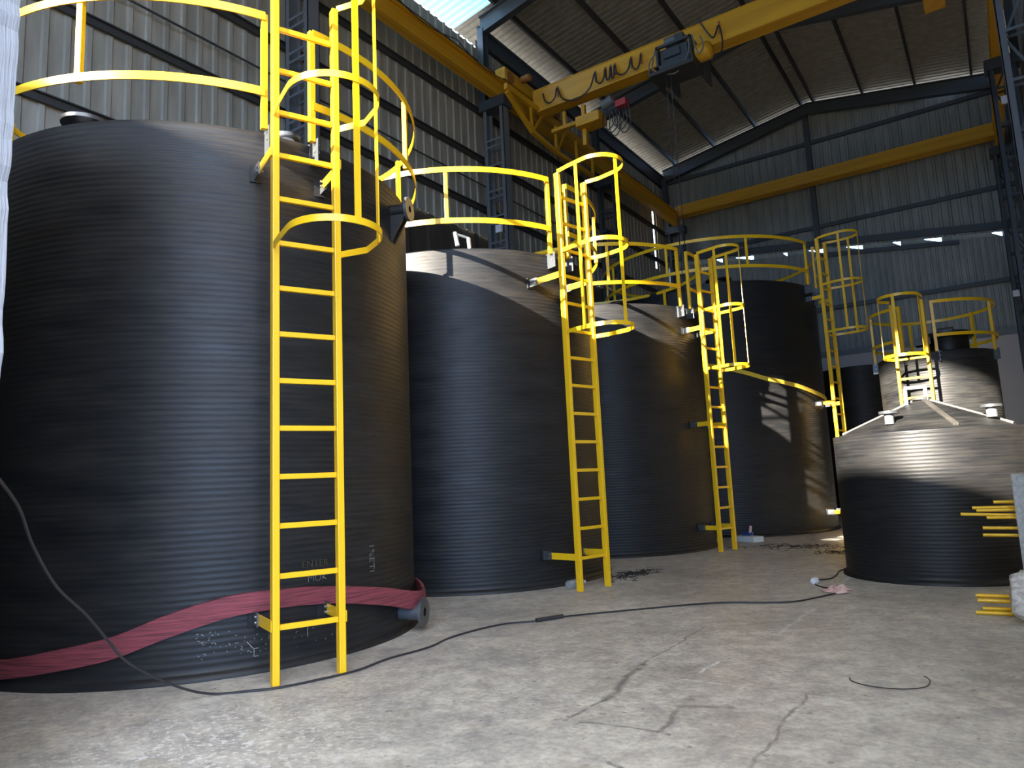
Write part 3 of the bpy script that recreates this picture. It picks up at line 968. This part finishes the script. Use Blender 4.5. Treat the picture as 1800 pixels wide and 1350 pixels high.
band(T1, 2.113, interp(red_keys, 140), .16, .03, 'hose', M['red'], 'flat dusty red hose wrapped round the foot of the nearest tank', 'hose')
yk = [(-95, 4.05, .10, 0), (-69, 3.82, .10, 0), (-60, 3.69, .10, 0), (-47, 3.50, .10, 0), (-28, 3.33, .10, 0), (-14, 3.2, .10, 0), (5, 3.1, .10, 0), (30, 3.0, .10, 0)]
band(T4, 2.60, interp(yk, 90), .10, .012, 'lifting_sling', M['yweb'], 'thin pale yellow webbing sling slanting across the widest back tank', 'sling')

# chalk writing on the nearest tank
def text_on(T, R, a_deg, z, txt, size, mat, rot=0, name='chalk_writing'):
    cu = bpy.data.curves.new(name, 'FONT')
    cu.body = txt
    cu.size = size
    cu.extrude = .001
    cu.offset = -.003
    cu.align_x = 'CENTER'
    o = bpy.data.objects.new(name, cu)
    COL.objects.link(o)
    a = rad(a_deg)
    o.parent = T
    o.location = pol(T, R + .010, a, z) - parent_origin(T)
    n_ = Vector((cos(a), sin(a), 0))
    x_ = Vector((-sin(a), cos(a), 0))
    y_ = Vector((0, 0, 1))
    M3 = Matrix((x_, y_, n_)).transposed() @ Matrix.Rotation(rad(rot), 3, 'Z')
    o.rotation_euler = M3.to_euler()
    cu.materials.append(mat)
    bpy.context.view_layer.update()
    me = bpy.data.meshes.new_from_object(o)
    o2 = bpy.data.objects.new(name, me)
    COL.objects.link(o2)
    o2.parent = T
    o2.location = o.location
    o2.rotation_euler = o.rotation_euler
    bpy.data.objects.remove(o)
    return o2
text_on(T1, 2.113, -10.5, .775, 'ENTER', .085, M['chalk_y'])
text_on(T1, 2.113, -10.0, .655, 'MOK', .085, M['chalk'])
text_on(T1, 2.113, 6.0, .78, '1%ETI', .105, M['chalk'], rot=-90)
ck = MB()
random.seed(3)
def stroke(a_deg, z, da, dz, w=.004):
    a = rad(a_deg)
    p_ = pol(T1, 2.113 + .006, a, z)
    q_ = pol(T1, 2.113 + .006, rad(a_deg + da), z + dz)
    ck.bar(p_, q_, .002, w, (0, 0, 1) if abs(dz) < .03 else (0, 1, 0))
for k in range(70):
    stroke(-36 + random.random() * 15, .16 + random.random() * .22, random.uniform(-.5, .5), random.uniform(-.015, .015), random.uniform(.002, .004))
for k in range(24):
    stroke(-18 + random.random() * 14, .14 + random.random() * .22, random.uniform(-.3, .3), random.uniform(-.02, .02), .003)
stroke(-12.5, .32, 0, -.11, .004)
stroke(-24.5, .19, .9, 0); stroke(-24.5, .13, .9, 0); stroke(-24.5, .13, 0, .06); stroke(-26, .25, 1.4, -.06)
cko = ck.build('chalk_scuffs', M['chalk'], T1)
cko['kind'] = 'stuff'

# ------------------------------------------------------------------ white pillar at the left edge, lengthened out of view to shade the nearest tank
random.seed(11)
pm = MB()
N = 70
x1e, x0e, y0, y1 = -3.76, -10.70, 1.18, 1.37
vs, fs = [], []
for i in range(N + 1):
    z = 4.9 * i / N
    j = random.uniform(-.008, .008) - (.035 * math.exp(-((z - 2.9) / .12) ** 2)) + (.03 if i in (30,) else 0)
    vs += [(x0e, y0, z), (x1e + j, y0, z), (x1e + j + random.uniform(-.01, .005), y1, z), (x0e, y1, z)]
for i in range(N):
    for k in range(4):
        fs.append((i * 4 + k, i * 4 + (k + 1) % 4, i * 4 + 4 + (k + 1) % 4, i * 4 + 4 + k))
fs += [(3, 2, 1, 0), tuple(N * 4 + k for k in range(4))]
pm.add(vs, fs)
struct(pm.build('wall_pillar_extended', M['plaster']))

# ------------------------------------------------------------------ cables
cpts = [(-3.80, 1.36, 1.58), (-4.05, 1.58, 1.40), (-4.26, 1.74, 1.19), (-4.44, 1.94, .95), (-4.61, 2.18, .75), (-4.74, 2.38, .55), (-4.78, 2.51, .40), (-4.83, 2.73, .24), (-4.85, 2.99, .09),
        (-4.84, 3.20, .012), (-4.66, 3.38, .012), (-4.56, 3.49, .012), (-4.47, 3.72, .012), (-4.38, 4.10, .012), (-4.42, 4.5, .012), (-4.38, 4.96, .012), (-4.46, 5.43, .012), (-4.37, 6.04, .012), (-4.10, 6.35, .012), (-3.95, 6.67, .012),
        (-3.53, 7.16, .012), (-2.85, 7.88, .012), (-2.3, 8.1, .012), (-2.04, 8.28, .012), (-1.84, 8.75, .012), (-1.75, 9.0, .012)]
E1 = thing('extension_cord', 'long black cord hanging past the nearest tank and snaking across the concrete floor', 'cord', (-4.85, 3.2, 0))
MB().tube(spline(cpts, 8), .0085, 6).build('cord', M['cable'], E1, smooth=True)
MB().tube([(-4.12, 6.31, .02), (-3.98, 6.60, .02)], .022, 8).build('connector', M['cable'], E1, smooth=True)
E2 = thing('power_lead', 'short dark lead with a white plug between the pink rag and the cone tank', 'cord', (-2.1, 9.6, 0))
MB().tube(spline([(-1.80, 9.2, .012), (-2.0, 9.35, .012), (-2.12, 9.55, .012), (-2.15, 9.70, .03), (-2.16, 9.95, .012), (-2.05, 10.1, .012), (-2.05, 10.5, .012), (-2.08, 10.9, .012), (-1.98, 11.5, .012), (-1.75, 12.1, .012)], 6), .009, 6).build('lead', M['cable'], E2, smooth=True)
MB().lathe([(.01, -.05), (.035, -.04), (.045, 0), (.04, .035), (.02, .05)], (-2.14, 9.60, .045), (.3, 1, .1), 16).build('plug', M['white'], E2, smooth=True)
wv = []
for k in range(25):
    a = rad(-180 + 215 * k / 24)
    wv.append((-.81 + .235 * cos(a), 5.42 + .17 * sin(a) + (.05 if k > 20 else 0), .008 + .02 * (k / 24) ** 3))
tag(MB().tube(wv, .0035, 6).build('wire_offcut', M['cable'], smooth=True), 'curved thin black wire lying alone on the front right floor', 'wire')

# ------------------------------------------------------------------ small things on the floor
random.seed(5)
rg = MB()
nu, nv = 26, 16
vs = []
for i in range(nu):
    for j in range(nv):
        u, v = i / (nu - 1), j / (nv - 1)
        x = -1.93 + .26 * u + .03 * sin(9 * v)
        y = 8.95 + .30 * v + .05 * sin(7 * u)
        e_ = min(u, 1 - u, v, 1 - v) * 4
        z = .012 + min(1, e_) * (.030 + .026 * sin(17 * u + 3 * v) * cos(13 * v - 5 * u) + random.uniform(-.006, .006)) * (.6 + .9 * math.exp(-((u - .65) * 3) ** 2))
        vs.append((x, y, max(z, .004)))
fs = [(i * nv + j, (i + 1) * nv + j, (i + 1) * nv + j + 1, i * nv + j + 1) for i in range(nu - 1) for j in range(nv - 1)]
rg.add(vs, fs)
ro = rg.build('rag', M['cloth'], smooth=60)
so = ro.modifiers.new('thick', 'SOLIDIFY')
so.thickness = .004
tag(ro, 'crumpled pink rag lying on the floor at the end of the black cord', 'rag')

B1 = thing('plastic_bottle', 'clear plastic bottle lying at the foot of the second tank behind the ladder leg', 'bottle', (-4.90, 8.52, .05))
dirb = Vector((.18, .98, 0)).normalized()
MB().lathe([(.01, 0), (.048, .004), (.055, .02), (.052, .10), (.055, .14), (.055, .22), (.045, .27), (.018, .31), (.016, .33)], (-4.935, 8.36, .057), dirb, 20).build('bottle_body', M['bottle'], B1, smooth=True)
MB().lathe([(.021, .325), (.021, .35), (.01, .352)], (-4.935, 8.36, .057), dirb, 16).build('cap', M['white'], B1, smooth=True)

FB = thing('foam_block', 'flat white foam slab on the floor against the back tank, beyond the third ladder', 'foam', (-4.62, 15.25, 0))
MB().obox((-4.62, 15.25, .055), (.72, -.42, 0), (.42, .72, 0), (0, 0, 1), .30, .14, .055).build('slab', M['foam'], FB, bevel=.01)
GR = thing('angle_grinder', 'small blue power tool with a pink grip resting on the white foam slab', 'power tool', (-4.66, 15.27, .11))
MB().lathe([(.03, 0), (.05, .03), (.05, .16), (.035, .19), (.03, .26)], (-4.74, 15.33, .16), (.75, -.4, .0), 16).build('tool_body', M['blue'], GR, smooth=True)
MB().lathe([(.02, 0), (.028, .02), (.028, .13), (.02, .15)], (-4.56, 15.22, .17), (.15, 0, 1), 12).build('grip', M['cloth'], GR, smooth=True)
MB().lathe([(.005, 0), (.06, 0), (.06, .02), (.005, .02)], (-4.70, 15.31, .112), (0, 0, 1), 18).build('disc_guard', M['blue'], GR, smooth=True)

def shreds(x0, y0, sx, sy, n_, label):
    mb = MB()
    for k in range(n_):
        x = random.gauss(x0, sx)
        y = random.gauss(y0, sy)
        a = random.uniform(0, pi)
        l = random.uniform(.02, .10)
        pts = [(x + l * (i / 3 - .5) * cos(a) + random.uniform(-.012, .012), y + l * (i / 3 - .5) * sin(a) + random.uniform(-.012, .012), .005 + random.uniform(0, .012)) for i in range(4)]
        mb.tube(pts, random.uniform(.002, .005), 4)
    tag(mb.build('plastic_shavings', M['shred']), label, 'shavings', kind='stuff')
shreds(-4.72, 9.95, .12, .28, 260, 'black plastic shavings on the floor right of the second ladder')
shreds(-3.35, 14.2, .55, .25, 260, 'black plastic shavings on the floor in front of the widest back tank')
shreds(-2.55, 13.3, .18, .18, 110, 'black plastic shavings on the floor left of the cone tank')

# ------------------------------------------------------------------ stacked stock at the right edge
tag(MB().box((.0, 7.93, 0), (.95, 8.05, 1.285)).build('concrete_slab', M['conc'], bevel=.01),
    'upright grey concrete slab at the right edge, in front of the yellow rods', 'slab')
tag(MB().box((.45, 8.10, 0), (1.1, 8.45, .70)).build('support_block', M['conc'], bevel=.012), 'grey concrete block behind the slab carrying the yellow rods, right edge', 'block')
st = MB()
random.seed(9)
nu, nv = 28, 16
vs = []
for i in range(nv + 1):
    ph = -pi / 2 + pi * i / nv
    for k in range(nu):
        th = 2 * pi * k / nu
        def pw(v_): return math.copysign(abs(v_) ** .38, v_)
        rr = 1 + random.uniform(-.035, .035)
        vs.append((.40 + .52 * pw(cos(ph)) * pw(cos(th)) * rr, 7.77 + .125 * pw(cos(ph)) * pw(sin(th)) * rr, .235 + .225 * pw(sin(ph)) * rr))
fs = [(i * nu + k, i * nu + (k + 1) % nu, (i + 1) * nu + (k + 1) % nu, (i + 1) * nu + k) for i in range(nv) for k in range(nu)]
st.add(vs, fs)
tag(st.build('boulder', M['stone'], smooth=60), 'rough pale stone on the floor at the right edge of the view', 'stone')
def back(p_):   # rods lie behind the slab
    k_ = (p_[1] + .62) / p_[1]
    return (p_[0] * k_, p_[1] + .62, max(1.4 + (p_[2] - 1.4) * k_, .021))
rods = [((-.15, 7.66, 1.05), (.75, 7.70, 1.045)), ((-.31, 7.60, 1.005), (.75, 7.63, 1.01)), ((-.28, 7.56, .985), (.75, 7.60, .985)),
        ((-.40, 7.55, .955), (.75, 7.57, .915)), ((-.21, 7.52, .925), (.75, 7.52, .92)), ((-.25, 7.56, .835), (.75, 7.58, .82)), ((-.255, 7.55, .775), (.75, 7.56, .765))]
RL = ['yellow rod at the right edge, topmost of the upper bundle', 'yellow rod at the right edge, second from the top of the bundle', 'yellow rod at the right edge, third from the top, just above the longest',
      'longest yellow rod sticking out leftmost of the upper bundle', 'short yellow rod just below the longest one at the right edge',
      'yellow rod above the lowest one of the upper bundle', 'lowest yellow rod of the upper bundle at the right edge']
for (a, c), lb in zip(rods, RL):
    a, c = Vector(back(a)), Vector(back(c))
    tag(MB().tube([a, (a + c) / 2, c], .015, 10).build('yellow_rod', M['yellow'], smooth=True), lb, 'rod', 'yellow painted rods at the right edge')
for (a, c), lb in zip([((-.37, 7.58, .255), (.4, 7.70, .24)), ((-.355, 7.52, .225), (.4, 7.60, .21)), ((-.33, 7.56, .15), (.4, 7.68, .14)), ((-.38, 7.49, .12), (.4, 7.55, .118))],
                      ['yellow rod beside the stone, topmost of the four low rods', 'yellow rod beside the stone, second from the top of the four low rods', 'yellow rod beside the stone, third from the top of the four low rods', 'lowest yellow rod of all, almost on the floor beside the stone']):
    a, c = Vector(back(a)), Vector(back(c))
    tag(MB().tube([a, (a + c) / 2, c], .019, 10).build('yellow_rod', M['yellow'], smooth=True), lb, 'rod', 'yellow painted rods at the right edge')

# flood lights (switched off) on the right-hand columns
for (x, y, z, lb) in ((.80, 27.0, 6.55, 'small white flood light low on the far right column'), (.97, 20.9, 10.25, 'small white flood light high on the right-hand column'),
                      (-9.98, 14.5, 7.83, 'small white flood light on the left lattice column above the second tank')):
    F = thing('flood_light', lb, 'lamp', (x, y, z))
    MB().box((x - .09, y - .10, z - .10), (x + .09, y - .02, z + .10)).build('lamp_body', M['white'], F, bevel=.01)
    MB().box((x - .02, y - .02, z - .02), (x + .02, y + .30, z + .02)).build('arm', M['steel_light'], F)
